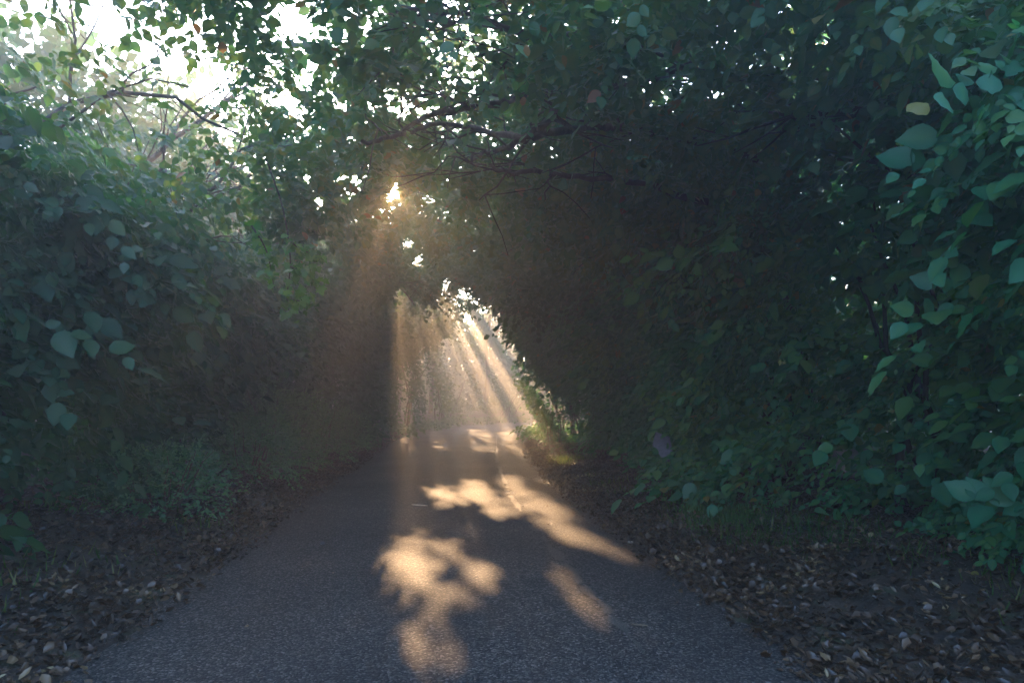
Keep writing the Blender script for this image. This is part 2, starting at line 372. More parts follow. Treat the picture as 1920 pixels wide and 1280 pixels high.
def lit_mask(P):
    """for points of foliage: how surely a gap lets the sun pass there"""
    k = P[:, 2] / SUN[2]
    g = P - k[:, None] * SUN
    m = np.zeros(len(P)); X = g[:, :2]; gapn = .4 * vnoise(P, 1.1, 91) + .25 * vnoise(P, .35, 92)
    GB = [(at(1238, 833, 9.0), at(1238, 833, 11.5), .15, .2), (at(560, 510, 2.5), at(560, 510, 6.0), .22, .45)]
    Z0 = np.column_stack([X, 0 * X[:, 0]]); X = X + .07 * np.column_stack([vnoise(Z0, .9, 61), 1.8 * vnoise(Z0, .6, 62)]); wob = 1 + .22 * vnoise(Z0, 1.5, 63)
    for a, b, r, op in HOLES:
        r = r * wob
        ab = b - a; t = np.clip(((X - a) @ ab) / (ab @ ab), 0, 1)
        dd = np.linalg.norm(X - a - t[:, None] * ab, axis=1)
        m = np.maximum(m, to_cull(op * np.clip((r * 1.3 - dd) / (r * .4), 0, 1)))
    # far air: shafts between 19 and 50 m
    y = np.maximum(X[:, 1], 1); c, s = math.cos(R(4.84)), math.sin(R(4.84))
    zc = -1.6; dep = X[:, 1] * c + zc * s; uu = X[:, 0] / np.maximum(dep, .5) * 1300 + 960
    vv = 640 - (-X[:, 1] * s + zc * c) / np.maximum(dep, .5) * 1300
    sl = (uu - 738) / np.maximum(vv - 362, 1)
    f = np.interp(sl, WED[:, 0], WED[:, 1]) * np.interp(X[:, 1], [19, 22, 31, 34, 52, 56], [0, .8, .9, 1, 1, 0])
    m = np.maximum(m, to_cull(f))
    # ragged gaps of open sky between the boughs
    for a, b, r0, r1 in GAPS + GB:
        ab = b - a; t = np.clip(((P - a) @ ab) / (ab @ ab), 0, 1); dd = np.linalg.norm(P - a - t[:, None] * ab, axis=1)
        rr = (r0 + (r1 - r0) * t) * (1 + gapn)
        m = np.maximum(m, np.where((t > 0) & (t < 1), .985 * np.clip((rr - dd) / (rr * .75), 0, 1) ** .6, 0))
    # the sun itself shows through a small hole
    q = P - CAM; al = q @ SUN; pr = np.linalg.norm(q - al[:, None] * SUN, axis=1)
    m = np.maximum(m, np.where(al > 0, np.clip((.0085 * al + .03 - pr) / .02, 0, 1), 0))
    return np.where(P[:, 2] > .45, m, m * 0)

# ------------------------------------------------------------------ ground, road
def road_dist(X):
    """signed metres outside the tarmac (negative on it); side -1 left, +1 right; metres along"""
    best = np.full(len(X), 1e9); idx = np.zeros(len(X), int)
    for i0 in range(0, len(X), 20000):
        d = np.linalg.norm(X[i0:i0 + 20000, None] - _C[None], axis=2)
        idx[i0:i0 + 20000] = d.argmin(1); best[i0:i0 + 20000] = d.min(1)
    lat = ((X - _C[idx]) * _N[idx]).sum(1)
    return np.maximum(np.abs(lat), best * .98) - _H[idx], np.sign(lat), _S[idx]
def ground_z(X):
    d, side, s = road_dist(X)
    P3 = np.column_stack([X, np.zeros(len(X))])
    rise = np.clip(d - .15, 0, 3) ** 1.1 * np.where(side < 0, .16, .10)
    z = np.where(d > 0, .01 + np.clip(d, 0, .15) * .12 + rise, -.035)
    z = z + np.where(d > .1, .03 * vnoise(P3, .9, 5) * np.clip(d, 0, 1), 0)
    return z
gx = np.concatenate([-np.geomspace(9, 420, 26)[::-1], np.arange(-8.8, 9.2, .2), np.geomspace(9.4, 420, 26)])
gy = np.concatenate([-np.geomspace(5, 400, 22)[::-1], np.arange(-4.8, 60, .25), np.geomspace(60.3, 420, 26)])
GX, GY = np.meshgrid(gx, gy, indexing='ij'); XY = np.column_stack([GX.ravel(), GY.ravel()])
GZ = ground_z(XY); ny = len(gy)
ii, jj = np.meshgrid(np.arange(len(gx) - 1), np.arange(ny - 1), indexing='ij'); b0 = (ii * ny + jj).ravel()
ground = mesh('ground', np.column_stack([XY, GZ]), [np.stack([b0, b0 + ny, b0 + ny + 1, b0 + 1], 1)], M_SOIL, smooth=True)
ground['kind'] = 'structure'

sv = np.arange(-28, SMAX, .25); La, Ra, Ca, Na, Ha = at_s(sv); nu = 13
q = np.linspace(0, 1, nu)
edge = .05 * np.sin(sv * 2.1) + .04 * np.sin(sv * 5.3 + 1) + rng.normal(0, .012, len(sv))
edge2 = .05 * np.sin(sv * 1.7 + 2) + .04 * np.sin(sv * 6.1) + rng.normal(0, .012, len(sv))
W = (La - Na * edge[:, None])[:, None] * (1 - q)[None, :, None] + (Ra + Na * edge2[:, None])[:, None] * q[None, :, None]
Z = .035 * (1 - (2 * q - 1) ** 2)[None] - .004 + 0 * sv[:, None]
Z[:, 0] = Z[:, -1] = -.03
V = np.concatenate([W, Z[..., None]], -1).reshape(-1, 3)
ii, jj = np.meshgrid(np.arange(len(sv) - 1), np.arange(nu - 1), indexing='ij'); b0 = (ii * nu + jj).ravel()
road = mesh('road', V, [np.stack([b0, b0 + 1, b0 + nu + 1, b0 + nu], 1)], M_ROAD, smooth=True); road['kind'] = 'structure'
def road_z(X):
    d, side, s = road_dist(X); _, _, _, _, h = at_s(s)
    f = np.clip((d + h) / h, 0, 1); return .035 * (1 - f * f) - .004

# worn pale seam along the lane
sp = np.array([px(*p) for p in [(932, 815), (931, 850), (942, 895), (966, 945), (1000, 990), (1039, 1036), (1082, 1086), (1127, 1137), (1172, 1188), (1217, 1240)]])
tq = np.linspace(0, len(sp) - 1.001, 160)
sc_ = np.stack([catmull(sp[:, 0], tq), catmull(sp[:, 1], tq)], 1); tg = unit(np.gradient(sc_, axis=0)); nn = np.stack([tg[:, 1], -tg[:, 0]], 1)
wl = .045 + .02 * np.sin(tq * 9) + rng.normal(0, .012, len(tq)); wr = .05 + .03 * np.sin(tq * 5 + 1) + rng.normal(0, .014, len(tq))
fd_ = np.clip((len(sp) - 1 - tq) / 1.5, .15, 1) * np.clip(tq / .8, .3, 1); wl = np.clip(wl, .008, 1) * fd_ * .8; wr = np.clip(wr, .008, 1) * fd_ * .8
A_, B_ = sc_ - nn * wl[:, None], sc_ + nn * wr[:, None]
V = np.concatenate([np.column_stack([A_, road_z(A_) + .004]), np.column_stack([B_, road_z(B_) + .004])]); n_ = len(tq); i_ = np.arange(n_ - 1)
seam = mesh('road_seam', V, [np.stack([i_, i_ + n_, i_ + n_ + 1, i_ + 1], 1)[(np.sin(i_ * .9) + np.sin(i_ * .37 + 1) + rng.normal(0, .7, n_ - 1)) > -1.15]], M_SEAM); seam['kind'] = 'structure'

# ------------------------------------------------------------------ plants along the tunnel
def tunnel_points(n, s0, s1, f0, f1, mean, dmax, p=2.7):
    """n points outside the tunnel's inner surface; f 0 = foot on the right .. 1 = foot on the left.
       returns points, outward (away from the lane) vectors, depth behind the face"""
    s = rng.uniform(s0, s1, n); f = rng.uniform(f0, f1, n); ph = f * math.pi
    _, _, c, nn, h = at_s(s); a = np.where(f < .5, a_right(s), a_left(s)); b = b_top(s)
    cx = np.sign(np.cos(ph)) * np.abs(np.cos(ph)) ** (2 / p) * a; cz = np.sin(ph) ** (2 / p) * b
    g = 3; gx_ = np.sign(cx) * np.abs(cx / a) ** (p - 1) / a; gz_ = (np.maximum(cz, 0) / b) ** (p - 1) / b
    l = np.hypot(gx_, gz_); ox, oz = gx_ / l, gz_ / l
    dep = np.minimum(rng.exponential(mean, n), dmax)
    base = np.column_stack([c + nn * cx[:, None], cz])
    out = np.column_stack([nn * ox[:, None], oz])
    bil = .6 * vnoise(base, .22, 21) + .8 * np.abs(vnoise(base, .5, 22)) - .42 + .18 * vnoise(base, 1.7, 23)
    P = base + out * (dep + bil)[:, None]
    return P, out, dep, f, s

def area_of(s0, s1, f0, f1):
    ph = np.linspace(f0, f1, 30) * math.pi; sm = (s0 + s1) / 2; a = (a_right(sm) + a_left(sm)) / 2; b = b_top(sm)
    x = np.sign(np.cos(ph)) * np.abs(np.cos(ph)) ** (2 / 2.7) * a; z = np.sin(ph) ** (2 / 2.7) * b
    return np.hypot(np.diff(x), np.diff(z)).sum() * (s1 - s0)

def foliage(parent, s0, s1, f0, f1, lai, m, mean=.5, dmax=2.2, ls=None, clump=0.0, name='foliage', zmin=.15, keepf=None, seed=3):
    smid = max(3.5, (s0 + s1) / 2)
    ls = ls or float(np.interp(smid, [3, 8, 14, 25, 45], [.088, .115, .145, .18, .22]))
    lod = 0 if smid < 13.5 else (1 if smid < 27 else 2)
    A = area_of(s0, s1, f0, f1)
    k = 9 if smid < 27 else 7
    n = int(lai * A / (.42 * ls * ls * k))
    P, out, dep, f, s = tunnel_points(n, s0, s1, f0, f1, mean, dmax)
    keep = P[:, 2] > zmin + .2 * rng.random(n)
    keep &= rng.random(len(P)) > .0
    if clump: keep &= vnoise(P, .45, seed) + .6 * vnoise(P, 1.1, seed + 1) > (-1.3 + clump * 1.3)
    if keepf is not None: keep &= keepf(P)
    keep &= np.linalg.norm(P - CAM, axis=1) > 4.3
    P, out = P[keep], out[keep]; M = len(P)
    up = np.array([0, 0, 1.0])
    wall = np.clip(np.hypot(out[:, 0], out[:, 1]), 0, 1)[:, None]
    along = np.cross(out, up) ; along = unit(along + 1e-6)
    rv = rng.normal(0, 1, (M, 3))
    Ax = -out * rng.uniform(.2, 1, (M, 1)) * wall + along * rng.normal(0, .8, (M, 1)) + rv * .45 + np.array([0, 0, -.25]) * wall
    Ax[:, 2] *= .6
    Nn = up * .75 - out * wall * .55 + rng.normal(0, .25, (M, 3))
    LV = Leaves(); sprays(P, Ax, Nn, np.full(M, ls * 4.2) * rng.uniform(.7, 1.3, M), k, ls, LV, tintbase=np.clip(.28 + .2 * vnoise(P, .5, 77) + rng.normal(0, .1, M), 0, .6))
    return build_leaves(name, LV.arr(), lod, m, parent)

def face_point(s, f, dep):
    """a point dep metres behind the tunnel's face"""
    _, _, c, nn, h = at_s(np.array([s])); a = a_right(s) if f < .5 else a_left(s); b = b_top(s); ph = f * math.pi
    cx = math.copysign(abs(math.cos(ph)) ** (2 / 2.7) * a, math.cos(ph)); cz = math.sin(ph) ** (2 / 2.7) * b
    gx_ = math.copysign(abs(cx / a) ** 1.7 / a, cx); gz_ = (cz / b) ** 1.7 / b; l = math.hypot(gx_, gz_)
    return np.array([*(c[0] + nn[0] * (cx + gx_ / l * dep)), cz + gz_ / l * dep])

def limb_system(parent, base, top, targets, r0, name='trunk', limbname='limb', fork=.55):
    """a trunk, and one mesh per limb with its side branches"""
    tp = bend(base, top, wob=.06, n=10); rad = np.linspace(r0, r0 * .6, 10); rad[0] *= 1.35
    V, F = tube([(tp, rad)], 10); mesh(name, V, F, M_BARK, parent, smooth=True)
    for j, q_ in enumerate(targets):
        st = tp[int(np.clip(10 * (fork + .1 * j), 4, 9))]
        mp = bend(st, q_, wob=.16, n=12, up=.09); r1 = r0 * .36
        rr = np.linspace(r1, .012, 12); paths = [(mp, rr)]
        for b_ in range(7):
            i_ = rng.integers(3, 11); dirv = unit(mp[min(i_ + 1, 11)] - mp[i_ - 1]) + rng.normal(0, .5, 3) + [0, 0, .35]
            ln = rng.uniform(.7, 1.9); e = mp[i_] + unit(dirv) * ln
            sb = bend(mp[i_], e, wob=.2, n=6); paths.append((sb, np.linspace(rr[i_] * .6, .006, 6)))
            for c_ in range(2):
                k_ = rng.integers(2, 5); e2 = sb[k_] + unit(unit(dirv) + rng.normal(0, .8, 3)) * rng.uniform(.3, .8)
                paths.append((bend(sb[k_], e2, wob=.2, n=4), np.linspace(max(rr[i_] * .3, .007), .004, 4)))
        V, F = tube(paths, 6); mesh(limbname, V, F, M_BARK, parent, smooth=True)

# ---- right side: hedge shrubs along the foot, trees behind them
RS = [(-.6, 3.6), (3.2, 6.6), (6.2, 9.4), (9, 12.4), (12, 15.6), (15.2, 19), (18.6, 22.6), (22.2, 27), (26.6, 32), (31.6, 38), (37.6, 46), (45.6, 58)]
RL = ['dense broad-leaved hedge shrub at far right of the picture, nearest to the camera in view',
      'hedge shrub right of the road with the largest bluish-green leaves',
      'hedge shrub behind the green grass patch on the right verge',
      'hedge shrub on the right that the grey pointed board leans out of',
      'hedge shrub just beyond the grey pointed board on the right',
      'hedge shrub above the brown leaf litter in the middle of the right verge',
      'hedge shrub standing behind the sunlit clump of grass on the right edge',
      'hedge shrub on the right whose backlit edge borders the hazy opening',
      'hedge shrub at the inside of the bend, right behind the sparkling twigs',
      'hedge shrub on the inside of the bend, deep in the sunbeams',
      'hedge shrub on the inner side of the bend past the arch',
      'farthest hedge shrub on the inner side, around the bend']
def shrub(s0, s1, f0, f1, label, group, m, lai=4.5, side=1, seed=0, cat='hedge shrub'):
    fp = face_point((s0 + s1) / 2, f0 if side > 0 else f1, 1.0)
    t = thing('hedge_shrub', label, cat, (fp[0], fp[1], 0), group)
    foliage(t, s0, s1, f0, f1, lai, m, mean=.38, dmax=1.3)
    foliage(t, s0, s1, f0, f1, 3.6, m, mean=.9, dmax=2.4, ls=.22, zmin=.02, name='inner_foliage')
    paths = []
    for j in range(6):
        s_ = rng.uniform(s0 * .6 + s1 * .4, s0 * .4 + s1 * .6); a0 = face_point(s_, f0 if side > 0 else f1, rng.uniform(.7, 1.4)); a0[2] = 0
        e = face_point(rng.uniform(s0, s1), (f0 * .25 + f1 * .75) if side > 0 else (f1 * .25 + f0 * .75), rng.uniform(.5, 1.2))
        paths.append((bend(a0, e, wob=.15, n=8), np.linspace(.045, .012, 8)))
    V, F = tube(paths, 6); mesh('stems', V, F, M_BARK, t, smooth=True)
    return t
for k, ((s0, s1), lb) in enumerate(zip(RS, RL)):
    shrub(s0, s1, .005, .27, lb, 'hedge shrubs along the right side', M_HEDGE, 4.6, 1)

TR = [(3.8, 9.5, 6.1, 6.5, 'nearest tree on the right, its leafy boughs hanging over the top of the picture'),
      (8.5, 15, 5.3, 12, 'tree on the right carrying the long dark bare limbs across the lane'),
      (14, 21, 4.6, 18, 'tree on the right whose crown fills the middle of the arch'),
      (20, 27.5, 3.4, 24.5, 'tree on the right hanging low over the hazy opening with a backlit fringe'),
      (26.5, 37, 5.0, 32, 'farthest tree arching over the lane from the right side')]
for k, (s0, s1, tx, ty, lb) in enumerate(TR):
    t = thing('arching_tree', lb, 'tree', (tx, ty, 0), 'trees arching over the lane from the right')
    tg_ = [face_point(rng.uniform(s0, s1), f, d) for f, d in ((.33, .5), (.40, .35), (.46, .3), (.52, .5), (.30, 1.6), (.42, 2.2))]
    limb_system(t, (tx, ty, 0), (tx - .5, ty + .4, 4.6), tg_, .17)
    foliage(t, s0, s1, .235, .44, 5.4, M_TREE, mean=.7, dmax=2.6, clump=.0, name='side_crown', seed=90 + k)
    dens = (3.3, 3.3, 3.3, 3.4, 3.4)[k]
    foliage(t, s0, s1, .43, .62, dens, M_TREE, mean=.55, dmax=2.6, clump=(.35, .35, .35, .3, .3)[k], name='crown', seed=40 + k)
    foliage(t, s0, s1, .20, .43, (3.4, 3.4, 3.4, 6, 6)[k], M_TREE, mean=(2, 2, 2, 3.5, 3.5)[k], dmax=(4.5, 4.5, 4.5, 8, 8)[k], ls=(.18, .18, .18, .24, .24)[k], clump=.1, name='upper_crown', seed=50 + k)  # farthest two trees: upper and inner crowns thickened out of view to block sun
    foliage(t, s0, s1, .42, .58, (.9, .8, 1.3, 7, 7)[k], M_TREE, mean=(2, 2, 2.5, 3.5, 3.5)[k], dmax=(4.5, 4.5, 5, 8, 8)[k], ls=(.18, .18, .18, .24, .24)[k], clump=(.3, .3, .2, .0, .0)[k], name='inner_crown', seed=55 + k)

LIMBS = [([(1420, 300), (1300, 262), (1180, 243), (1110, 240), (1040, 248), (985, 258), (930, 252), (880, 240), (840, 232), (800, 238), (770, 250)], 6.4, .055),
         ([(1180, 60), (1120, 120), (1070, 175), (1042, 208), (1015, 238), (975, 265), (940, 281), (905, 288), (880, 300)], 6.2, .05),
         ([(1300, 120), (1200, 150), (1090, 170), (1000, 178), (940, 192), (890, 203), (840, 210), (800, 218), (760, 246), (720, 262), (680, 268)], 6.0, .05),
         ([(1330, 380), (1200, 345), (1080, 332), (1010, 325), (950, 322), (920, 312)], 7.6, .045),
         ([(1240, -40), (1160, 10), (1100, 60), (1040, 70), (960, 60), (880, 30), (800, 18), (740, 20)], 5.6, .035),
         ([(700, -30), (735, 20), (790, 45), (850, 40)], 5.4, .03),
         ([(600, 440), (660, 478), (712, 505), (752, 540), (778, 572)], 19.0, .035)]
hosts = [o for o in C.objects if o.name.startswith('arching_tree')]
for k, (pp, dd, r0) in enumerate(LIMBS):
    host = hosts[1] if k < 4 else hosts[0 if k < 6 else 2]
    n_ = len(pp); pts = np.array([at(u, v, dd + 2.0 * math.sin(j_ * 1.1) * .3 + (n_ - j_) * .12) for j_, (u, v) in enumerate(pp)])
    tq = np.linspace(0, n_ - 1.001, n_ * 4); q3 = np.stack([catmull(pts[:, a_], tq) for a_ in range(3)], 1) + rng.normal(0, .012, (len(tq), 3))
    rr = np.linspace(r0, .016, len(tq)); paths = [(q3, rr)]; tips = []
    for b_ in range(8 if k < 4 else 14):
        i_ = int(rng.integers(5, len(tq) - 2)); dv = unit(q3[i_ + 1] - q3[i_ - 1]) + rng.normal(0, .4, 3) * [1, 1, .7] + [0, 0, .15]; ln = rng.uniform(.5, 1.3)
        sb = bend(q3[i_], q3[i_] + unit(dv) * ln, wob=.22, n=7); paths.append((sb, np.linspace(rr[i_] * .5, .005, 7))); tips.append((sb[-1], dv))
        for c_ in range(2):
            k_ = int(rng.integers(2, 6)); e2 = sb[k_] + unit(unit(dv) + rng.normal(0, .7, 3)) * rng.uniform(.25, .7)
            paths.append((bend(sb[k_], e2, wob=.2, n=4), np.linspace(.008, .003, 4))); tips.append((e2, dv))
    V, F = tube(paths, 7); mesh('bare_limb', V, F, M_BARK, host, smooth=True)
    P = np.array([p_ for p_, _ in tips]); D_ = np.array([d_ for _, d_ in tips]); LV = Leaves()
    q_ = 1 if k < 4 else 2; sel = slice(0, None, 3) if k < 4 else slice(None); P = P[sel]; D_ = D_[sel]; P = np.repeat(P, q_, 0) + rng.normal(0, .08, (len(P) * q_, 3)); D_ = np.repeat(D_, q_, 0) + rng.normal(0, .4, (len(P), 3))
    sprays(P, D_, np.array([0, 0, 1.]) + rng.normal(0, .35, (len(P), 3)), np.full(len(P), .4), 8, .09, LV)
    build_leaves('limb_leaves', LV.arr(), 1 if k < 4 or k > 5 else 0, M_TREE, host)

# ---- left side
LS = [(-1, 3.4), (3, 7.2), (6.8, 11), (10.6, 15), (14.6, 19.4), (19, 24.4), (24, 30), (29.6, 36.5), (36, 44), (43.6, 52), (51.6, 62), (61, 74)]
LL = ['dark hedge shrub at the far left edge of the picture',
      'dark hedge shrub left of the road, before the lush green bushes',
      'dark hedge shrub behind the nearest lush bush on the left verge',
      'dark hedge shrub behind the pale green bushes left of the road',
      'dark hedge shrub rising behind the farthest low bush on the left',
      'dark hedge shrub on the left with dim brownish foliage',
      'dark hedge shrub left of the road, next to the first sunbeam',
      'dark hedge shrub on the left whose edge cuts the sunbeams off',
      'hedge shrub on the outside of the bend, in the faint beams',
      'hazy hedge shrub at the outside of the bend, behind the brightest beams',
      'hazy hedge shrub on the outside of the bend, right part of the opening',
      'farthest hazy hedge shrub, around the bend on the outer side']
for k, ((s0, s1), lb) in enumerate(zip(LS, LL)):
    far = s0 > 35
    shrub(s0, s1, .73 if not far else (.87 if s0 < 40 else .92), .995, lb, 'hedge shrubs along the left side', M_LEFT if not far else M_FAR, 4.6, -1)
TL = [(3.8, 9.5, -7.0, 5, .72, 1.4, .6, 'tree on the left whose sparse sprays let white sky through, nearest to the camera'),
      (8.5, 15, -7.0, 11, .70, 1.6, .55, 'tree on the left with bright sky between its leaves beside the sun'),
      (14, 21, -7.6, 17.5, .70, 4.4, .15, 'dense dark tree on the left below the sun'),
      (20, 27.5, -8.0, 24, .70, 4.6, .15, 'dark tree left of the road, half way to the bend'),
      (26.5, 36, -8.4, 31, .72, 4.6, .15, 'dark tree on the left at the edge of the hazy opening')]
for k, (s0, s1, tx, ty, fm, dens, cl, lb) in enumerate(TL):
    t = thing('roadside_tree', lb, 'tree', (tx, ty, 0), 'trees standing along the left side')
    tg_ = [face_point(rng.uniform(s0, s1), f, d) for f, d in ((.62, .4), (.56, .5), (.70, .4), (.66, 1.5), (.60, 2.2))]
    limb_system(t, (tx, ty, 0), (tx + .4, ty + .3, 5), tg_, .16)
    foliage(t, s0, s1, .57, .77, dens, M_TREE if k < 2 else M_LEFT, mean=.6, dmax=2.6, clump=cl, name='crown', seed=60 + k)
    if k > 1: foliage(t, s0, s1, .57, .85, 2.8 if k == 2 else 6, M_LEFT, mean=3.0, dmax=7.5, ls=.24, clump=.0, name='upper_crown', seed=70 + k)  # unseen upper crowns built deep to keep sun off the nearer lane
    else: foliage(t, s0, s1, .74, .85, 2.0, M_LEFT, mean=1.2, dmax=3, ls=.13, clump=.3, name='lower_crown', seed=80 + k)

# bright lobed leaves dangling on a long twig by the left edge
host = [o for o in C.objects if o.name.startswith('roadside_tree')][0]
LV = Leaves(); paths = []
for ch in ([(500, 300), (528, 380), (540, 440), (545, 500), (538, 560), (545, 590)], [(540, 450), (570, 470), (600, 480)], [(545, 500), (575, 515), (595, 528)], [(540, 560), (565, 565), (585, 570)], [(470, 420), (500, 470), (515, 540)]):
    pts = np.array([at(u, v, 5.2 + .1 * j_) for j_, (u, v) in enumerate(ch)]); tq = np.linspace(0, len(ch) - 1.001, 14)
    q3 = np.stack([catmull(pts[:, a_], tq) for a_ in range(3)], 1); paths.append((q3, np.linspace(.008, .003, 14)))
    for rep_ in range(3):
        m_ = len(q3) - (6 if len(ch) > 5 else 1); q_ = q3[-m_:]
        LV.add(q_ + rng.normal(0, .03, (m_, 3)), rng.normal(0, .6, (m_, 3)) + [0.25, 0, -.7], rng.normal(0, .5, (m_, 3)) + [0, -.5, .6], rng.uniform(.045, .09, m_), rng.uniform(0, .8, m_))
V, F = tube(paths, 5); tw_ = mesh('hanging_twig', V, F, M_BARK, host, smooth=True)
build_leaves('lobed_leaves', LV.arr(), 5, M_LOBED, host, cull=False)

# ---- free standing trees around the bend and behind the hedges
def crown_tree(name, x, y, h, r, label, group, m, ls=.22, lai=5, r0=.2, z0=.25, clump=.2):
    t = thing(name, label, 'tree', (x, y, 0), group)
    tg_ = [(x + r * .6 * math.cos(a), y + r * .6 * math.sin(a), h * rng.uniform(.5, .85)) for a in np.linspace(0, 5.2, 5)]
    limb_system(t, (x, y, 0), (x + .3, y, h * .62), tg_, r0)
    n = int(lai * 4 * math.pi * r * (h * .4) / (.42 * ls * ls * 7) * .8)
    v = unit(rng.normal(0, 1, (n, 3))); rad = 1 - np.minimum(rng.exponential(.16, n), .8)
    cz = h * (z0 + (1 - z0) / 2); rz = h * (1 - z0) / 2
    P = v * rad[:, None]
    bil = 1 + .18 * vnoise(v * 3 + x, .35, 7) + .10 * vnoise(v * 3 + y, .9, 8)
    P = P * bil[:, None] * np.array([r, r, rz]) + np.array([x, y, cz])
    keep = vnoise(P, .35, 9) > -1.3 + clump
    P, v = P[keep], v[keep]; M = len(P)
    LV = Leaves(); sprays(P, v + rng.normal(0, .6, (M, 3)), np.array([0, 0, 1.]) + rng.normal(0, .35, (M, 3)) + v * .3, np.full(M, ls * 4), 7, ls, LV)
    build_leaves('crown', LV.arr(), 2, m, t)
    return t
BT = [(-9.6, 43, 10, 3.2, 'hazy green tree left of the sunbeams, where the road begins to bend'),
      (-9.0, 55, 11.5, 3.4, 'hazy tree beyond the bend, in the faint left beams'),
      (-10, 52, 13, 4, 'tall tree behind the left hedge, beyond the bend'),
      (2.5, 63, 8.0, 3.2, 'sunlit yellowish tree beyond the bend, behind the brightest beams'),
      (8.0, 64, 9, 4, 'sunlit tree beyond the bend, at the right side of the opening'),
      (16, 63, 12, 4.5, 'tree far beyond the bend, behind the right hedge'),
      (-16, 49, 14, 4.6, 'added sun-blocking tall broad tree behind the left hedge, level with the bend'),  # from here on: added to block sun over the lane's left side
      (-13, 63, 15, 5, 'added sun-blocking tall tree beyond the left hedge, farther than the bend'),
      (-20, 40, 14, 5, 'added sun-blocking tall broad tree out in the field behind the left hedge'),
      (-21, 58, 15, 5, 'added sun-blocking tall tree deep behind the left hedge, past the bend')]
for b in BT:
    crown_tree('hazy_tree', *b[:4], b[4], 'trees beyond the bend', M_FAR, ls=.26)
for b in [(-6.2, 53.5, 14.5, 3.7, 'added tree straddling the left sunbeams past the bend, its crown held high'),  # added in the sun's line; their crowns cut the light into shafts
          (-2.2, 57.5, 14, 3.5, 'added high crowned tree past the bend, splitting the brightest beams'),
          (-10.5, 59, 15, 4.0, 'added high crowned tree past the bend, mostly behind the left hedge')]:
    crown_tree('hazy_tree', *b[:4], b[4], 'trees beyond the bend', M_FAR, ls=.24, lai=9, z0=.40, clump=.0)
RB = [(9.5, 9, 11, 4, 'tall tree behind the nearest part of the right hedge'),
      (9.5, 19, 12, 4.2, 'tall tree behind the middle of the right hedge'),
      (9.0, 30, 12, 4.2, 'tall tree behind the far part of the right hedge'),
      (10, 40, 11, 4, 'tall tree behind the right hedge at the bend')]
for b in RB: crown_tree('field_tree', *b[:4], b[4], 'tall trees behind the right hedge', M_HEDGE, ls=.26, lai=4, z0=.01)
LB = [(-11, 14, 9, 3.6, 'tree behind the left hedge, beside the nearest bushes'),
      (-12, 24, 11, 4, 'tree behind the middle of the left hedge'),
      (-12.5, 36, 12, 4.4, 'tree behind the left hedge near the bend')]
for b in LB: crown_tree('backing_tree', *b[:4], b[4], 'trees behind the left hedge', M_LEFT, ls=.26, lai=5, z0=.01)

# far wood seen through the haze
n = 30000; u_ = rng.uniform(-60, 70, n); yy = 69 + rng.uniform(0, 9, n)
hh = 11.6 + 1.2 * np.sin(u_ * .23) + .9 * np.sin(u_ * .61 + 1) + .5 * np.sin(u_ * 1.7)
P = np.column_stack([u_, yy, hh * rng.random(n)]); LV = Leaves()
sprays(P, rng.normal(0, 1, (n, 3)), np.array([0, -.4, .8]) + rng.normal(0, .4, (n, 3)), np.full(n, 1.7), 7, .5, LV)
tag(build_leaves('far_wood', LV.arr(), 2, M_FAR, None, cull=False), 'far wood dissolving into the golden haze', 'wood', kind='stuff')

# ------------------------------------------------------------------ low bushes on the left verge
def bush(name, x, y, r, h, label, group, m, ls=.06, n=2600, lod=1):
    z = float(ground_z(np.array([[x, y]]))[0])
    t = thing(name, label, 'bush', (x, y, z), group)
    ns = n // 9; v = unit(rng.normal(0, 1, (ns, 3))); v[:, 2] = np.abs(v[:, 2])
    P = v * (1 - np.minimum(rng.exponential(.2, ns), .9))[:, None] * (1 + .22 * vnoise(v * 2 + x, .6, 3))[:, None]
    P = P * np.array([r, r, h]) + np.array([x, y, z])
    LV = Leaves(); sprays(P, v + rng.normal(0, .5, (ns, 3)), np.array([0, 0, 1.]) + v * .3, np.full(ns, ls * 4.5), 9, ls, LV)
    build_leaves('foliage', LV.arr(), lod, m, t, cull=False)
    paths = []
    for j in range(12):
        a = rng.uniform(0, 6.28); rr_ = rng.uniform(.2, .85)
        paths.append((bend((x + .2 * math.cos(a), y + .2 * math.sin(a), z - .02), (x + r * rr_ * math.cos(a), y + r * rr_ * math.sin(a), z + h * rng.uniform(.6, .95)), wob=.15, n=6), np.linspace(.012, .004, 6)))
    V, F = tube(paths, 5); mesh('stems', V, F, M_BROWNSTICK, t)
    return t
for b in [(-4.75, 12.6, 1.0, 1.15, 'lush pale green bush on the left verge, nearest to the camera of the row'),
          (-5.2, 15.2, 1.15, 1.8, 'tallest lush green bush on the left verge, second of the row'),
          (-5.1, 18.2, 1.05, 1.45, 'green bush on the left verge just beyond the tallest one'),
          (-5.2, 21.6, .9, 1.2, 'small dim bush on the left verge, farthest along the row'),
          (-4.5, 9.0, .8, .8, 'low green bush on the left verge, outside the drift of pale bushes')]:
    bush('leafy_bush', *b[:4], b[4], 'low bushes on the left verge', M_BUSH, n=int(5200 * b[2] * b[3]))
for b in [(-4.0, 49.5, 1.2, 1.2, 'low hazy bush left of the bright end of the road'),
          (-1.0, 53.5, 1.3, 1.4, 'low hazy bush in the middle behind the end of the road'),
          (3.5, 56, 1.4, 1.5, 'low hazy bush at the right behind the end of the road')]:
    bush('verge_bush', *b[:4], b[4], 'low bushes outside the bend', M_FAR, ls=.13, n=1500, lod=2)
# backlit twiggy growth on the right edge beside the opening
bush('ivy_clump', 1.25, 20.3, .45, 1.3, 'sparkling backlit twigs low at the right edge of the opening', None, M_TREE, ls=.06, n=900)

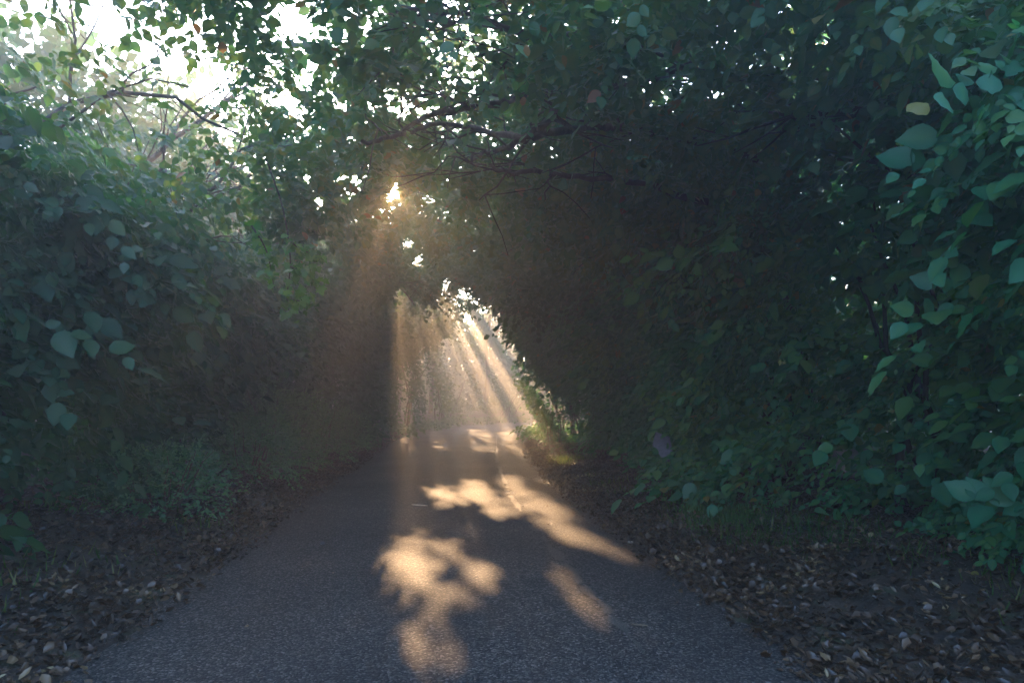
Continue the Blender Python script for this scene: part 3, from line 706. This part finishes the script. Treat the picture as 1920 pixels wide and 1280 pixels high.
# ------------------------------------------------------------------ leaf litter, grass
def scatter(n, s0, s1, side, lo, hi, pw=1.0):
    s = s0 + (s1 - s0) * rng.random(n) ** .8; L0, R0, c, nn_, h = at_s(s)
    d = lo + (hi - lo) * rng.random(n) ** pw
    X = (R0 + nn_ * d[:, None]) if side > 0 else (L0 - nn_ * d[:, None])
    return X, d, s
LOD[6] = (np.array([[0, 0, 0], [.17, .25, .16], [.20, .6, .20], [.02, 1.0, .30], [-.20, .6, .16], [-.17, .25, .10], [0, .3, -.02], [0, .65, .03]]),
          [np.array([[0, 1, 6], [6, 5, 0], [2, 3, 7], [7, 3, 4]]), np.array([[1, 2, 7, 6], [6, 7, 4, 5]])])
LVl, LVm = Leaves(), Leaves()
for side, n, hi, s1 in ((1, 105000, 4.2, 32), (-1, 80000, 3.8, 36)):
    X, d, s = scatter(n, 1.0, s1, side, -.3, hi, 1.35)
    keep = vnoise(np.column_stack([X, d * 0]), .5, 31) + rng.random(n) * 2.2 > .1
    keep &= (d > 0) | (rng.random(n) < np.exp(d / .11))
    X = X[keep]; d = d[keep]; M = len(X)
    z = np.maximum(ground_z(X), road_z(X)) + .006 + rng.random(M) * .05 * np.clip(d * 4 + .2, 0, 1)
    a = rng.uniform(0, 6.28, M)
    dr = np.column_stack([np.cos(a), np.sin(a), rng.normal(0, .35, M)]); nn_ = np.column_stack([rng.normal(0, .45, (M, 2)), np.ones(M)])
    sz = rng.uniform(.028, .09, M); tt = np.clip(rng.random(M) ** 1.2 * .8 + .25 * vnoise(np.column_stack([X, d * 0]), .8, 33), 0, 1); h_ = rng.random(M) < .45
    for q_, L_ in ((h_, LVl), (~h_, LVm)): L_.add(np.column_stack([X, z])[q_], dr[q_], nn_[q_], sz[q_], tt[q_])
tag(build_leaves('leaf_litter', LVl.arr(), 4, M_LITTER, None, cull=False), 'drifts of brown curled fallen leaves along both road edges', 'leaf litter', kind='stuff')
tag(build_leaves('folded_litter', LVm.arr(), 6, M_LITTER, None, cull=False), 'narrow folded dead leaves among the litter on both verges', 'leaf litter', kind='stuff')
# loose leaves and grit scattered over the tarmac
n = 900; s = rng.uniform(2, 36, n); L0, R0, c, nn_, h = at_s(s); e = rng.uniform(-1, 1, n); e = np.sign(e) * np.abs(e) ** .35 * .97
X = c + nn_ * (e * h)[:, None]; a = rng.uniform(0, 6.28, n); LV = Leaves()
LV.add(np.column_stack([X, road_z(X) + .004]), np.column_stack([np.cos(a), np.sin(a), rng.normal(0, .05, n)]), np.column_stack([rng.normal(0, .2, (n, 2)), np.ones(n)]), rng.uniform(.012, .035, n), rng.random(n))
tag(build_leaves('leaf_crumbs', LV.arr(), 4, M_LITTER, None, cull=False), 'tiny dry leaf crumbs strewn over the grey tarmac', 'leaf crumbs', kind='stuff')

LVg = Leaves()
def tuft(cx, cy, rx, ry, n, hmin, hmax, y0=0., y1=1.):
    X = np.column_stack([cx + rng.normal(0, rx, n), cy + rng.normal(0, ry, n)])
    d, _, _ = road_dist(X); X = X[d > .08]; M = len(X); a = rng.uniform(0, 6.28, M)
    dr = np.column_stack([np.cos(a) * .45, np.sin(a) * .45, np.ones(M)]) + rng.normal(0, .15, (M, 3))
    n_ = np.column_stack([np.cos(a), np.sin(a), rng.normal(.2, .2, M)])
    LVg.add(np.column_stack([X, ground_z(X) - .01]), dr, n_, rng.uniform(hmin, hmax, M), np.clip(rng.normal((y0 + y1) / 2, .25, M), 0, 1))
tuft(2.6, 8.8, .25, .7, 2600, .07, .2, 0, .7)
tuft(3.3, 7.6, .3, .5, 500, .08, .2, 0, .8)
tuft(1.3, 17.6, .22, .7, 420, .05, .22, .2, 1.4)
for k in range(70):
    sd = 1 if k % 2 else -1; X, d, s = scatter(1, 1, 30, sd, .5, 2.4)
    tuft(X[0, 0], X[0, 1], .18, .25, int(rng.integers(30, 140)), .05, .2, 0, 1.4)
tag(build_leaves('grass', LVg.arr(), 3, M_GRASS, None, cull=False), 'thin green grass in patches on both verges', 'grass', kind='stuff')

# ------------------------------------------------------------------ small things
def blob(name, x, y, z, rx, ry, rz, m, label, cat):
    import bmesh
    bm = bmesh.new(); bmesh.ops.create_icosphere(bm, subdivisions=2, radius=1)
    for v in bm.verts:
        f = 1 + rng.normal(0, .09); v.co = Vector((v.co.x * rx * f, v.co.y * ry * f, v.co.z * rz * f))
    me = bpy.data.meshes.new(name); bm.to_mesh(me); bm.free(); me.materials.append(m)
    o = bpy.data.objects.new(name, me); C.collection.objects.link(o); o.location = (x, y, z + rz * .8)
    return tag(o, label, cat)
def on_road(u, v):
    X = px(u, v)[None]; return float(X[0, 0]), float(X[0, 1]), float(road_z(X)[0])
x, y, z = on_road(605, 1023); blob('pebble', x, y, z, .028, .02, .018, M_DARKSTONE, 'small dark pebble alone on the left half of the tarmac', 'pebble')
x, y, z = on_road(1182, 1017); blob('pebble', x, y, z, .032, .02, .014, M_STONE, 'pale flat pebble on the tarmac beside the right leaf litter', 'pebble')
def stick(u0, v0, u1, v1, r, m, label):
    a, b = on_road(u0, v0), on_road(u1, v1)
    p = bend((a[0], a[1], a[2] + r), (b[0], b[1], b[2] + r), wob=.05, n=7)
    p[:, 2] = np.linspace(a[2], b[2], 7) + r
    tw = [(p, np.array([.5, .9, 1, 1, .9, .8, .4]) * r)]
    tw.append((np.array([p[3], p[3] + [.02, .03, .004]]), np.array([r * .6, r * .3])))
    V, F = tube(tw, 8); return tag(mesh('stick', V, F, m, smooth=True), label, 'stick')
stick(772, 950, 802, 952, .009, M_STICK, 'short pale stick lying across the tarmac left of the bright patches')
stick(1183, 1176, 1214, 1178, .007, M_BROWNSTICK, 'short brown stick on the tarmac near the bottom right')

# grey pointed board hanging out of the hedge
def board(x, y, z):
    o2 = [(-.12, .42), (.10, .36), (.17, .10), (.14, -.03), (.06, -.06), (-.16, .20)]
    th = .012; V = [(a, 0, b) for a, b in o2] + [(a, th, b) for a, b in o2]; k = len(o2)
    F = [list(range(k)), list(range(2 * k - 1, k - 1, -1))] + [[i, (i + 1) % k + 0, (i + 1) % k + k, i + k][::-1] for i in range(k)]
    me = bpy.data.meshes.new('board'); me.from_pydata(V, [], F); me.update(); me.materials.append(M_BOARD)
    o = bpy.data.objects.new('broken_board', me); C.collection.objects.link(o); o.location = (x, y, z); o.rotation_euler = (R(-12), R(4), R(-14))
    md = o.modifiers.new('edge', 'BEVEL'); md.width = .003; md.segments = 2
    return tag(o, 'pale grey pointed board sticking out from under the right hedge', 'board')
board(2.37, 11.1, .68)

# ------------------------------------------------------------------ haze
V = np.array([[x, y, z] for x in (-440, 440) for y in (-420, 440) for z in (-1.2, 17.5)], float)
F = np.array([[0, 1, 3, 2], [4, 6, 7, 5], [0, 4, 5, 1], [2, 3, 7, 6], [0, 2, 6, 4], [1, 5, 7, 3]])
m, n_, N, L = mat('haze'); pv = N('ShaderNodeVolumePrincipled')
pv.inputs['Color'].default_value = (.96, .93, .84, 1); pv.inputs['Density'].default_value = HAZE; pv.inputs['Anisotropy'].default_value = .5
o_ = N('ShaderNodeOutputMaterial'); L(pv.outputs[0], o_.inputs['Volume'])
hz = mesh('haze', V, [F], m); tag(hz, 'golden morning mist hanging in the lane', 'haze', kind='stuff')
print('polys', sum(len(o.data.polygons) for o in C.objects if o.type == 'MESH'))
